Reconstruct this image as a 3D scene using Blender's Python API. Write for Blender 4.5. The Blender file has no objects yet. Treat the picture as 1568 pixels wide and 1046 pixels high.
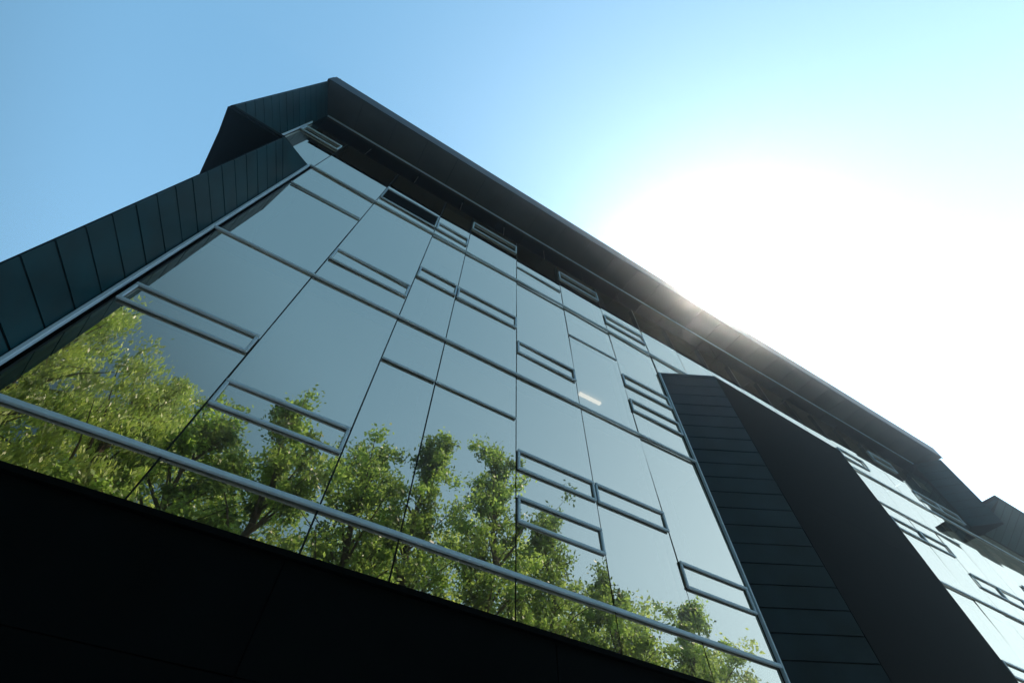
import bpy, math, random
import numpy as np
from mathutils import Vector, Matrix
random.seed(7)
D=5.0; H=1.6
SUN=Vector((.563,.188,.805)).normalized()
scene=bpy.context.scene
def P(u,y,w): return (u*D,y*D,w*D+H)

# ---------------- materials ----------------
def newmat(name):
    m=bpy.data.materials.new(name); m.use_nodes=True
    nt=m.node_tree; nt.nodes.clear()
    o=nt.nodes.new('ShaderNodeOutputMaterial'); return m,nt,o
def pbr(name,col,rough=.5,metal=0.,var=.25,scale=2.,spec=.5,bump=0.):
    m,nt,o=newmat(name); N=nt.nodes; L=nt.links
    b=N.new('ShaderNodeBsdfPrincipled'); b.inputs['Roughness'].default_value=rough
    b.inputs['Metallic'].default_value=metal; b.inputs['Specular IOR Level'].default_value=spec
    tc=N.new('ShaderNodeTexCoord'); n=N.new('ShaderNodeTexNoise'); n.inputs['Scale'].default_value=scale
    n.inputs['Detail'].default_value=6; L.new(tc.outputs['Object'],n.inputs['Vector'])
    r=N.new('ShaderNodeValToRGB')
    r.color_ramp.elements[0].position=.3; r.color_ramp.elements[1].position=.7
    r.color_ramp.elements[0].color=(*[c*(1-var) for c in col],1)
    r.color_ramp.elements[1].color=(*[c*(1+var) for c in col],1)
    L.new(n.outputs['Fac'],r.inputs['Fac']); L.new(r.outputs['Color'],b.inputs['Base Color'])
    if bump>0:
        bp=N.new('ShaderNodeBump'); bp.inputs['Strength'].default_value=bump; bp.inputs['Distance'].default_value=.01
        L.new(n.outputs['Fac'],bp.inputs['Height']); L.new(bp.outputs['Normal'],b.inputs['Normal'])
    L.new(b.outputs['BSDF'],o.inputs['Surface']); return m
def glassmat(name,tint,refl,trans):
    m,nt,o=newmat(name); N=nt.nodes; L=nt.links
    g=N.new('ShaderNodeBsdfGlossy'); g.inputs['Color'].default_value=(*tint,1); g.inputs['Roughness'].default_value=0.0
    t=N.new('ShaderNodeBsdfTransparent'); t.inputs['Color'].default_value=(*trans,1)
    tc=N.new('ShaderNodeTexCoord'); n=N.new('ShaderNodeTexNoise'); n.inputs['Scale'].default_value=.5; n.inputs['Detail'].default_value=1
    L.new(tc.outputs['Object'],n.inputs['Vector'])
    bp=N.new('ShaderNodeBump'); bp.inputs['Strength'].default_value=.2; bp.inputs['Distance'].default_value=.008
    L.new(n.outputs['Fac'],bp.inputs['Height']); L.new(bp.outputs['Normal'],g.inputs['Normal'])
    fr=N.new('ShaderNodeFresnel'); fr.inputs['IOR'].default_value=1.5
    ma=N.new('ShaderNodeMath'); ma.operation='MULTIPLY_ADD'; ma.inputs[1].default_value=1-refl; ma.inputs[2].default_value=refl
    L.new(fr.outputs['Fac'],ma.inputs[0])
    mx=N.new('ShaderNodeMixShader'); L.new(ma.outputs[0],mx.inputs['Fac'])
    L.new(t.outputs[0],mx.inputs[1]); L.new(g.outputs[0],mx.inputs[2]); L.new(mx.outputs[0],o.inputs['Surface']); return m
M_zinc=pbr('zinc_panel',(.002,.027,.038),.45,.0,.35,1.5,.12)
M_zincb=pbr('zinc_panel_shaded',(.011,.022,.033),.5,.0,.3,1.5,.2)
M_zincdk=pbr('zinc_dark',(.006,.010,.012),.5,0,.3,1.2,.2)
M_seam=pbr('seam_black',(.003,.004,.005),.8,0,.1,1,.05)
M_soffit=pbr('soffit_panel',(.026,.028,.023),.6,0,.3,1.5,.2)
M_base=pbr('base_cladding',(.0022,.0032,.0038),.8,0,.2,1.,.02)
M_alu=pbr('aluminium',(.36,.49,.62),.4,0,.1,3)
M_mull=pbr('mullion_dark',(.015,.02,.022),.5,0,.1,2)
M_glass=glassmat('tinted_glass',(.87,.76,.62),.63,(.72,.66,.58))
M_dglass=glassmat('dark_glass',(.22,.15,.09),.4,(.1,.1,.1))
M_ceil=pbr('ceiling_white',(.70,.64,.55),.9,0,.05,1)
M_blind=pbr('roller_blind',(.70,.62,.52),.9,0,.05,1)
M_wallin=pbr('interior_wall',(.30,.28,.25),.9,0,.15,1)
M_floor=pbr('interior_floor',(.12,.11,.10),.8,0,.1,1)
m,nt,o=newmat('lamp_glow'); e=nt.nodes.new('ShaderNodeEmission'); e.inputs['Color'].default_value=(1,.86,.66,1); e.inputs['Strength'].default_value=2.0
nt.links.new(e.outputs[0],o.inputs['Surface']); M_lamp=m
M_bark=pbr('bark',(.07,.055,.04),.9,0,.4,6,.2,.5)
def leafmat(name,c0,c1,tr):
    m,nt,o=newmat(name); N=nt.nodes; L=nt.links
    a=N.new('ShaderNodeAttribute'); a.attribute_name='tint'
    r=N.new('ShaderNodeValToRGB'); r.color_ramp.elements[0].color=(*c0,1); r.color_ramp.elements[1].color=(*c1,1)
    L.new(a.outputs['Fac'],r.inputs['Fac'])
    b=N.new('ShaderNodeBsdfPrincipled'); b.inputs['Roughness'].default_value=.38; b.inputs['Specular IOR Level'].default_value=.7
    t=N.new('ShaderNodeBsdfTranslucent'); L.new(r.outputs['Color'],b.inputs['Base Color'])
    hs=N.new('ShaderNodeHueSaturation'); hs.inputs['Value'].default_value=tr; hs.inputs['Hue'].default_value=.5
    L.new(r.outputs['Color'],hs.inputs['Color']); L.new(hs.outputs['Color'],t.inputs['Color'])
    mx=N.new('ShaderNodeMixShader'); mx.inputs['Fac'].default_value=.5
    L.new(b.outputs[0],mx.inputs[1]); L.new(t.outputs[0],mx.inputs[2]); L.new(mx.outputs[0],o.inputs['Surface']); return m
M_leafy=leafmat('leaf_yellowgreen',(.06,.10,.02),(.50,.58,.15),2.2)
M_leafg=leafmat('leaf_green',(.013,.038,.010),(.30,.42,.09),2.3)

# ---------------- mesh builder ----------------
import bmesh
class MB:
    def __init__(s): s.v=[];s.f=[];s.m=[]
    def quad(s,pts,m=0):
        i=len(s.v); s.v+=[P(*p) for p in pts]; s.f.append(tuple(range(i,i+len(pts)))); s.m.append(m)
    def prism(s,pts,w0,w1,m=0):
        n=len(pts); w0=w0 if isinstance(w0,list) else [w0]*n; w1=w1 if isinstance(w1,list) else [w1]*n
        i=len(s.v)
        s.v+=[P(p[0],p[1],w0[k]) for k,p in enumerate(pts)]+[P(p[0],p[1],w1[k]) for k,p in enumerate(pts)]
        s.f.append(tuple(i+k for k in reversed(range(n)))); s.m.append(m)
        s.f.append(tuple(i+n+k for k in range(n))); s.m.append(m)
        for k in range(n):
            k2=(k+1)%n; s.f.append((i+k,i+k2,i+n+k2,i+n+k)); s.m.append(m)
    def box(s,u0,u1,y0,y1,w0,w1,m=0): s.prism([(u0,y0),(u1,y0),(u1,y1),(u0,y1)],w0,w1,m)
    def obj(s,name,mats,parent=None,bevel=0,recalc=True):
        me=bpy.data.meshes.new(name); me.from_pydata(s.v,[],s.f); 
        for mm in mats: me.materials.append(mm)
        me.polygons.foreach_set('material_index',s.m); me.update()
        if recalc:
            bm=bmesh.new(); bm.from_mesh(me); bmesh.ops.recalc_face_normals(bm,faces=bm.faces); bm.to_mesh(me); bm.free()
        ob=bpy.data.objects.new(name,me); scene.collection.objects.link(ob)
        if parent: ob.parent=parent
        if bevel:
            b=ob.modifiers.new('b','BEVEL'); b.width=bevel; b.segments=1; b.limit_method='ANGLE'
        return ob
B=bpy.data.objects.new('office_building',None); scene.collection.objects.link(B)
G=-H/D   # ground level in w

def panels(mb,a,b,ws,th,gap=.0025,m=0,tops=None):
    a=Vector(a); b=Vector(b); d=(b-a).normalized(); n=Vector((d.y,-d.x))
    if n.y>0: n=-n
    for i in range(len(ws)-1):
        w0,w1=ws[i]+gap,ws[i+1]-gap
        j=random.uniform(-.0006,.0006); j2=random.uniform(-.0008,.0008)
        p=[a,b,b+n*(th+j),a+n*(th+j2)]
        mb.prism([(q.x,q.y) for q in p],w0,w1 if tops is None or i<len(ws)-2 else tops,m)
def seq(a,b,s):
    out=[a]; 
    while out[-1]+s<b-.3*s: out.append(out[-1]+s)
    out.append(b); return out

# ---- left splayed frame (lower)
mb=MB()
mb.prism([(-.600,1.0),(-.649,.825),(-.655,.825),(-.72,1.2),(-.600,1.2)],G,[2.37,2.09,2.09,2.37,2.37],1)
panels(mb,(-.603,.995),(-.651,.824),seq(G,2.07,.083)+[2.09],.004,tops=[2.36,2.09,2.09,2.36])
mb.prism([(-.863,.814),(-.652,.822),(-.602,1.0),(-.80,1.0)],2.08,[2.10,2.10,2.37,2.37],1)
# ---- left upper frame
mb.prism([(-.80,1.0),(-.860,.814),(-.868,.814),(-.93,1.2),(-.80,1.2)],2.08,3.215,1)
panels(mb,(-.803,.995),(-.862,.812),seq(2.10,3.21,.083),.004)
mb.prism([(-.868,.816),(-.66,.826),(-.66,3.5),(-1.14,3.5)],2.06,2.078,1)
mb.obj('left_frame',[M_zinc,M_seam],B)
# ---- projecting bay
mb=MB()
mb.prism([(1.612,1.0),(1.915,.845),(3.09,.865),(3.38,1.0),(3.38,1.2),(1.612,1.2)],G,2.19,1)
panels(mb,(1.615,.998),(1.913,.844),seq(G,2.20,.083),.004,m=0)
panels(mb,(1.920,.845),(3.088,.865),[G,.6,1.4,2.20],.003,gap=.0012,m=2)
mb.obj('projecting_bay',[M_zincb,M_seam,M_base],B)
# ---- roof
mb=MB()
mb.prism([(-.866,.797),(5.48,.797),(5.48,3.5),(-1.16,3.5)],3.225,3.33,1)
us=seq(-.85,5.47,.22)
for i in range(len(us)-1): mb.box(us[i]+.002,us[i+1]-.002,.800,.990,3.217+random.uniform(-.0005,.0005),3.2245,0)
mb.box(-.855,5.47,.790,.7965,3.205,3.345,2)
mb.obj('roof_overhang',[M_soffit,M_seam,M_zincdk],B)
mb=MB(); mb.box(-.845,-.841,.80,.804,3.335,3.40,0); mb.obj('roof_rod',[M_zincdk],B)
# ---- right end of the roof, lower block beyond
mb=MB()
mb.prism([(5.30,1.0),(5.47,.82),(5.50,.82),(5.50,1.2),(5.30,1.2)],2.5,3.21,1)
panels(mb,(5.30,.995),(5.468,.818),seq(2.5,3.21,.083),.004)
mb.prism([(5.52,.712),(11,.712),(11,3.5),(5.52,3.5)],2.70,2.74,1)
us=seq(5.52,11,.12)
for i in range(len(us)-1):
    a,b=us[i]+.003,us[i+1]-.003
    mb.quad([(a,.712,2.695),(b,.712,2.695),(b,.995,2.50),(a,.995,2.50)],0)
mb.prism([(5.505,.72),(5.515,.72),(5.515,1.2),(5.505,1.2)],[2.69,2.69,2.5,2.5],2.70,0)
mb.obj('right_block',[M_zinc,M_seam],B)
# ---- rear volume
mb=MB()
mb.box(-.66,-.64,1.21,3.5,G,2.07,0)
mb.prism([(-.935,1.2),(-.925,1.2),(-1.12,3.49),(-1.13,3.49)],2.09,3.22,0)
mb.box(-1.12,11,3.50,3.52,G,3.22,0)
mb.box(10.98,11,1.0,3.49,G,2.7,0)
mb.box(5.49,5.51,1.21,3.49,2.5,3.22,0)
mb.obj('rear_walls',[M_zincdk],B)
# ---- base
mb=MB()
mb.box(-.598,11,1.0,1.02,G,.540,1)
us=seq(-.597,1.608,.66)
for i in range(len(us)-1):
    ws=[G,-.1,.11,.32,.525]
    for k in range(4): mb.box(us[i]+.0012,us[i+1]-.0012,.994,.9995,ws[k]+.0012,ws[k+1]-.0012,0)
mb.box(3.4,11,.994,.9995,G,.525,0)
mb.box(-.598,1.610,.985,.9995,.5265,.539,0)
mb.obj('base_wall',[M_base,M_seam],B)

# ---- glazing
cols=[-.577,-.247,.085,.285,.612,.937,1.265,1.596]
boxes={(0,1.020,1.093),(1,.82,.902),(1,1.66,1.75),(2,1.865,1.955),(3,1.86,1.95),(4,1.67,1.75),(4,1.015,1.09),(5,1.015,1.09),
       (4,.82,.902),(6,.815,.90),(6,1.865,1.95),(6,1.67,1.75),(1,2.46,2.62),(2,2.46,2.55),(3,2.75,2.85),(5,2.75,2.85),(6,2.48,2.57)}
bars=[(0,2.10),(2,1.24),(3,1.24),(5,2.07),(4,2.557)]
colset=[]
for i in range(7):
    bx=[(a,b) for (c,a,b) in sorted(boxes) if c==i]; br=[w for c,w in bars if c==i]
    colset.append((cols[i],cols[i+1],[.542,.655,1.5,2.37,2.95],bx,br))
colset.append((-.797,-.577,[2.37,2.95],[(2.76,2.84)],[]))
u=1.596; r2=random.Random(5)
opts=[(1.02,1.09),(.82,.90),(1.66,1.75),(1.865,1.95),(1.27,1.35)]
top=[(2.48,2.57),(2.75,2.85)]
while u<10.9:
    u2=min(u+.327,10.98); low = u>=3.25; 
    hi = 2.95 if u<5.25 else 2.50
    sp=[.542,.655,1.5,2.37] if low else [2.19]
    if not low: sp=[2.19,2.37]
    sp=sp+[hi]; bx=[]; br=[]
    if low:
        a=r2.choice(opts[:2]+[None]); b=r2.choice(opts[2:4]+[None])
        bx=[q for q in (a,b) if q]
        if r2.random()<.4: br.append(1.24)
        if r2.random()<.4: br.append(2.07)
    if hi>2.6 and r2.random()<.4: bx.append(r2.choice(top))
    colset.append((max(u,1.604) if u<5.3 else u,u2,sp,bx,br))
    u=u2
panes=MB(); frames=MB(); mull=MB(); vents=MB(); blinds=MB(); r3=random.Random(21)
bh=.0049; g=.0022
def pane(u0,u1,w0,w1):
    tx=random.gauss(0,.0018); ty=random.gauss(0,.0022)
    uc,wc=(u0+u1)/2,(w0+w1)/2
    pts=[]
    for (a,b) in ((u0,w0),(u1,w0),(u1,w1),(u0,w1)): pts.append((a,1.0+tx*(a-uc)*3+ty*(b-wc)*3,b))
    panes.quad(pts)
for (u0,u1,sp,bx,br) in colset:
    s=sorted(set(sp+[q for b in bx for q in b]+br))
    for i in range(len(s)-1):
        if (s[i],s[i+1])==(2.46,2.62):
            for k in range(6):
                w=2.47+k*.025
                vents.prism([(u0+.006,.990),(u1-.006,.990),(u1-.006,1.012),(u0+.006,1.012)],[w,w,w+.014,w+.014],[w+.002,w+.002,w+.016,w+.016])
            vents.box(u0+.004,u1-.004,1.02,1.024,2.465,2.615)
            continue
        pane(u0+g,u1-g,s[i]+.002,s[i+1]-.002)
    for (a,b) in ((.70,1.45),(1.505,2.32),(2.38,2.94)):
        if s[0]<a and s[-1]>b-.01 and r3.random()<.33:
            blinds.box(u0+.012,u1-.012,1.031,1.033,b-(b-a)*r3.choice((.2,.35,.5,.95)),b)
    mull.box(u0-.006,u0+.006,1.006,1.03,s[0],s[-1]-.002)
    for w in s[1:-1]: mull.box(u0+.007,u1-.007,1.007,1.022,w-.006,w+.006)
    for (a,b) in bx:
        frames.box(u0+.003,u1-.003,.990,.998,a-bh,a+bh); frames.box(u0+.003,u1-.003,.990,.998,b-bh,b+bh)
        for q in (u0+.003,u1-.003-.009): frames.box(q,q+.009,.991,.998,a+bh,b-bh)
    for w in br: frames.box(u0+.003,u1-.003,.991,.998,w-bh*.85,w+bh*.85)
bh2=.0062
for w in (.655,1.5,2.37):
    h=bh2*(1.0 if w<1 else .85)
    frames.box(-.590,1.604,.988,.997,w-h,w+h)
    frames.box(3.3 if w<2 else 1.606,10.97,.988,.997,w-h,w+h)
frames.box(-.598,-.588,.988,1.0,.542,2.36)
frames.box(1.600,1.609,.987,1.0,.542,2.19)
frames.box(-.797,5.29,.988,.998,3.203,3.210)
frames.box(-.80,-.795,.984,.997,2.375,2.943)
panes.obj('glass_panes',[M_glass],B,recalc=False)
frames.obj('window_frames',[M_alu],B,bevel=.008)
blinds.obj('roller_blinds',[M_blind],B)
mull.obj('mullions',[M_mull],B); vents.obj('vent_louvres',[M_mull],B)
mb=MB()
us=seq(-.797,5.30,.327)
for i in range(len(us)-1): mb.box(us[i]+.003,us[i+1]-.003,1.0,1.006,2.952,3.20)
mb.obj('clerestory_panels',[M_dglass],B)
# ---- interior
mb=MB()
for w in (.60,1.455,2.325):
    a=-.59 if w<2.3 else -.79
    mb.box(a,10.97,1.035,3.4,w-.004,w-.001,0)
    mb.box(a,10.97,1.035,3.4,w,w+.045,1)
mb.box(-.79,5.28,1.035,3.4,3.19,3.20,0)
mb.box(-.59,10.97,2.2,2.22,G,2.32,2); mb.box(-.79,5.28,2.2,2.22,2.38,3.19,2)
for q in (.2,1.4,3.6,5.2,7):
    for (a,b) in ((.65,1.45),(1.5,2.31),(2.38,3.18)):
        mb.box(q,q+.07,1.12,1.19,a,b if not(q>5.25) else min(b,2.45),2)
mb.obj('interior',[M_ceil,M_floor,M_wallin],B)
mb=MB(); mb.box(1.37,1.54,1.44,1.462,2.305,2.318); mb.obj('ceiling_lamp',[M_lamp],B)

# ---------------- trees ----------------
def unit(a): return a/(np.linalg.norm(a,axis=1,keepdims=True)+1e-9)
def leaves(rs,centres,per,sig,ls,droop=0.):
    n=(per*rs.uniform(.5,1.5,len(centres))).astype(int)
    c=np.repeat(centres,n,axis=0); sc=np.repeat(rs.uniform(.6,1.3,len(centres)),n)[:,None]
    bt=np.repeat(rs.uniform(0,.7,len(centres)),n); N=len(c)
    p=c+rs.normal(0,1,(N,3))*np.array([sig,sig,sig*(.75+droop*2.2)])*sc-np.array([0,0,droop*.6])
    a=unit(rs.normal(0,1,(N,3)))
    if droop: a=unit(a*.5+np.array([0,0,-.9]))
    b=unit(np.cross(a,rs.normal(0,1,(N,3)))); s=(ls*rs.uniform(.6,1.35,N))[:,None]; wd=s*(.5 if not droop else .3)
    V=np.stack([p-a*s,p+b*wd,p+a*s,p-b*wd],1)
    return V,np.clip(bt+rs.uniform(0,.4,N),0,1)
def leafmesh(name,V0,F0,LV,LT,mats):
    n0=len(V0); N=len(LV)
    V=np.concatenate([np.array(V0).reshape(-1,3),LV.reshape(-1,3)]) if n0 else LV.reshape(-1,3)
    idx=(np.arange(N*4).reshape(-1,4)+n0).tolist()
    me=bpy.data.meshes.new(name); me.from_pydata(V.tolist(),[],F0+idx)
    for mm in mats: me.materials.append(mm)
    me.polygons.foreach_set('material_index',[1]*len(F0)+[0]*N)
    at=me.attributes.new('tint','FLOAT','POINT'); at.data.foreach_set('value',np.concatenate([np.zeros(n0),np.repeat(LT,4)]).astype(np.float32)); me.update()
    ob=bpy.data.objects.new(name,me); scene.collection.objects.link(ob); return ob
def tree(name,x,y,h,r,base,n_cl,lm,seed,droop=0.,spread=.29,lsize=.135,per=80,top=.75):
    rs=np.random.default_rng(seed)
    V=[];F=[]
    def limb(p0,p1,r0,r1,k=6):
        p0=np.array(p0);p1=np.array(p1);d=p1-p0;L=np.linalg.norm(d)+1e-6;d=d/L
        a=np.cross(d,[0,0,1.]) if abs(d[2])<.95 else np.cross(d,[1.,0,0]); a/=np.linalg.norm(a); b=np.cross(d,a)
        i=len(V)
        for (p,rr) in ((p0,r0),(p1,r1)):
            for q in range(k):
                t=2*math.pi*q/k; V.append(tuple(p+rr*(math.cos(t)*a+math.sin(t)*b)))
        for q in range(k): F.append((i+q,i+(q+1)%k,i+k+(q+1)%k,i+k+q))
    tp=[np.array([x,y,0.])]; nseg=9
    for i in range(1,nseg+1):
        t=i/nseg; tp.append(np.array([x+rs.normal(0,.16)*i**.5,y+rs.normal(0,.16)*i**.5,h*.95*t]))
    R0=h*.016
    for i in range(nseg): limb(tp[i],tp[i+1],R0*(1-i/nseg)**.8+.03,R0*(1-(i+1)/nseg)**.8+.03,8)
    def trunk(t):
        f=min(max(t/.95,0),.999)*nseg; i=int(f); return tp[i]+(tp[i+1]-tp[i])*(f-i)
    cl=[]; nl=int(n_cl/5)
    for k in range(nl):
        t=base+(1-base)*((k+rs.random())/nl)**.95
        s=(t-base)/(1-base)
        env=r*(math.sin(math.pi*min(1,(s*.86+.14)))**top)*(rs.uniform(.5,1.4))
        az=k*2.399+rs.normal(0,.4)
        p0=trunk(max(t-.10*rs.random()-.04,.08))
        p1=np.array([p0[0]+env*math.cos(az),p0[1]+env*math.sin(az),h*t+rs.normal(0,.35)+env*.35*(1-droop*2)])
        p1[2]=min(p1[2],h*(.995-.03*rs.random()))
        mid=(p0+p1)/2+np.array([0,0,.12*env])
        limb(p0,mid,.045+.03*env/2,.04,5); limb(mid,p1,.04,.015,4)
        for q in range(6):
            f=rs.uniform(.3,1.1); c=p0+(p1-p0)*f+rs.normal(0,1,3)*np.array([.42,.42,.4])*(.4+env*.22)
            cl.append(c)
            if rs.random()<.5: limb(p0+(p1-p0)*min(f,.9),c,.02,.008,3)
    cl.append(np.array(tp[-1])+np.array([0,0,h*.03]))
    LV,LT=leaves(rs,np.array(cl),per,spread,lsize,droop)
    return leafmesh(name,V,F,LV,LT,[lm,M_bark])
TY=-14.
def X(r,y=TY): return r*(10-y)
def Z(r,y=TY): return r*(10-y)+H
tree('willow_tree',X(-.55),TY,Z(1.02),4.8,.25,240,M_leafy,1,droop=.14,spread=.30,lsize=.16,per=100)
tree('willow_tree',X(-.35),TY-1,Z(.90),4.2,.3,220,M_leafy,2,droop=.10,spread=.30,lsize=.16,per=100)
tree('ash_tree',X(-.17),TY,Z(.80),3.6,.3,190,M_leafg,3)
tree('ash_tree',X(-.02),TY+.5,Z(.87),2.3,.3,150,M_leafg,4)
tree('ash_tree',X(.18),TY,Z(.92),3.3,.3,200,M_leafg,5,top=.6)
tree('ash_tree',X(.325),TY,Z(.98),2.5,.3,170,M_leafg,6,top=.6)
tree('ash_tree',X(.545),TY,Z(1.06),2.9,.3,210,M_leafg,7,top=.6)
tree('ash_tree',X(.70),TY-.5,Z(.90),2.6,.3,150,M_leafg,8)
tree('ash_tree',X(.88),TY,Z(.73),2.8,.3,150,M_leafg,9)
tree('ash_tree',X(1.04),TY-1,Z(.67),2.8,.3,140,M_leafg,10)
tree('ash_tree',X(1.2),TY,Z(.74),2.4,.3,140,M_leafg,12)
tree('ash_tree',X(-.85),TY,Z(.8),3.6,.3,130,M_leafg,13)
rs=np.random.default_rng(99); yb=-23.; cs=[]
for k in range(1600):
    x=rs.uniform(-38,46); hh=(.69+.035*math.sin(x*.45)+.03*math.sin(x*1.3+1)-(.07 if x>22 else 0)-(.03 if x>34 else 0))*(10-yb)+H
    cs.append((x,yb+rs.normal(0,1.6),hh*(1-.65*rs.random()**1.5)))
LV,LT=leaves(rs,np.array(cs),60,.6,.19)
leafmesh('distant_trees',[],[],LV,LT,[M_leafy])

# ---------------- ground ----------------
def sheet(name,x0,x1,y0,y1,z,mat):
    me=bpy.data.meshes.new(name);me.from_pydata([(x0,y0,z),(x1,y0,z),(x1,y1,z),(x0,y1,z)],[],[(0,1,2,3)]);me.materials.append(mat)
    ob=bpy.data.objects.new(name,me);scene.collection.objects.link(ob);return ob
sheet('ground',-1500,1500,-1500,1500,0,pbr('grass',(.05,.075,.02),.9,0,.4,3))
sheet('pavement',-60,80,-9,4.95,.004,pbr('paving',(.34,.34,.33),.85,0,.2,1.5))

# ---------------- scatter volume added to imitate sun bloom veiling the building ----------------
bm=bmesh.new(); bmesh.ops.create_cube(bm,size=1)
for v in bm.verts: v.co=Vector((v.co.x*260+10,v.co.y*220+5,(v.co.z+.5)*21-.5))
me=bpy.data.meshes.new('bloom_veil'); bm.to_mesh(me); bm.free()
m,nt,o=newmat('bloom_scatter'); vs=nt.nodes.new('ShaderNodeVolumeScatter'); vs.inputs['Density'].default_value=.0036; vs.inputs['Anisotropy'].default_value=.90
vs.inputs['Color'].default_value=(1,1,1,1); nt.links.new(vs.outputs[0],o.inputs['Volume']); me.materials.append(m)
scene.collection.objects.link(bpy.data.objects.new('bloom_veil',me))

# ---------------- world / light ----------------
w=bpy.data.worlds.new('World'); scene.world=w; w.use_nodes=True
nt=w.node_tree; N=nt.nodes; L=nt.links; N.clear()
out=N.new('ShaderNodeOutputWorld')
sky=N.new('ShaderNodeTexSky'); sky.sky_type='NISHITA'; sky.sun_disc=False
sky.sun_elevation=math.asin(SUN.z); sky.sun_rotation=math.atan2(SUN.x,SUN.y)
sky.air_density=1.; sky.dust_density=.45; sky.ozone_density=1.; sky.altitude=0
def cmul(src,col):
    m=N.new('ShaderNodeMix'); m.data_type='RGBA'; m.blend_type='MULTIPLY'; m.inputs[0].default_value=1
    m.inputs[7].default_value=(*col,1); L.new(src,m.inputs[6]); return m.outputs[2]
def math_(op,a,b):
    n=N.new('ShaderNodeMath'); n.operation=op
    for i,x in enumerate((a,b)):
        if isinstance(x,(int,float)): n.inputs[i].default_value=x
        else: L.new(x,n.inputs[i])
    return n.outputs[0]
a=cmul(sky.outputs[0],(.12,.126,.118))
gm=N.new('ShaderNodeGamma'); gm.inputs['Gamma'].default_value=.65; L.new(a,gm.inputs['Color'])
k=1/.15
b_=cmul(gm.outputs[0],(.82*k,1.38*k,1.58*k))
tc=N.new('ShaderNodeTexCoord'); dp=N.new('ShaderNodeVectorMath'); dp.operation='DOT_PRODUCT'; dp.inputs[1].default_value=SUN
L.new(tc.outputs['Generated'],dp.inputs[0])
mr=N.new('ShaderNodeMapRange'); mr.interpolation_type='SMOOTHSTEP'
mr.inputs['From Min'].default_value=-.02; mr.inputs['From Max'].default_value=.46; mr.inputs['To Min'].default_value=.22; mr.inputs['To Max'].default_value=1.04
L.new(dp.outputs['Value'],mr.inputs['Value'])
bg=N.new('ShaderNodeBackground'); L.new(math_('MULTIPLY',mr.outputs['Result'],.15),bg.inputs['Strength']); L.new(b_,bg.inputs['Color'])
dot=math_('MAXIMUM',dp.outputs['Value'],0.)
acc=None
for (pw,am) in ((5,.30),(300,.8),(3000,30.),(30000,300)):
    q=math_('MULTIPLY',math_('POWER',dot,pw),am)
    acc=q if acc is None else math_('ADD',acc,q)
# hazy horizon, brighter on the sun's side
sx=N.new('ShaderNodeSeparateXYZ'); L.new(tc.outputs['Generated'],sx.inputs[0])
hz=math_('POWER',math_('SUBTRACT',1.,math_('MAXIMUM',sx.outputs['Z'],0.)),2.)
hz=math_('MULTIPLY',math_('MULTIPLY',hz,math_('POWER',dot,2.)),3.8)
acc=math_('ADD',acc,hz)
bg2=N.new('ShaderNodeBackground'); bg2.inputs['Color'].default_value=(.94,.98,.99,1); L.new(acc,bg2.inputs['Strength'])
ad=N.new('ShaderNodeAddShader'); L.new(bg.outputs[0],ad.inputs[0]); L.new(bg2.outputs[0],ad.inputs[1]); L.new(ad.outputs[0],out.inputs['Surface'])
ld=bpy.data.lights.new('sun','SUN'); ld.energy=5; ld.angle=math.radians(.5); ld.color=(1,.95,.86)
lo=bpy.data.objects.new('sun',ld); scene.collection.objects.link(lo); lo.rotation_euler=SUN.to_track_quat('Z','Y').to_euler()

# ---------------- camera ----------------
cd=bpy.data.cameras.new('camera'); cam=bpy.data.objects.new('camera',cd); scene.collection.objects.link(cam)
fw=Vector((.2821,.4792,.8312)).normalized(); rt=Vector((.8545,-.5194,.0094)); rt=(rt-fw*rt.dot(fw)).normalized(); up=rt.cross(fw)
cam.matrix_world=Matrix(((rt.x,up.x,-fw.x,0),(rt.y,up.y,-fw.y,0),(rt.z,up.z,-fw.z,H),(0,0,0,1)))
cd.lens=36*705.6/1568; cd.sensor_width=36; cd.clip_end=5000; cd.clip_start=.05
scene.camera=cam
scene.view_settings.view_transform='Standard'; scene.view_settings.look='None'; scene.view_settings.exposure=0
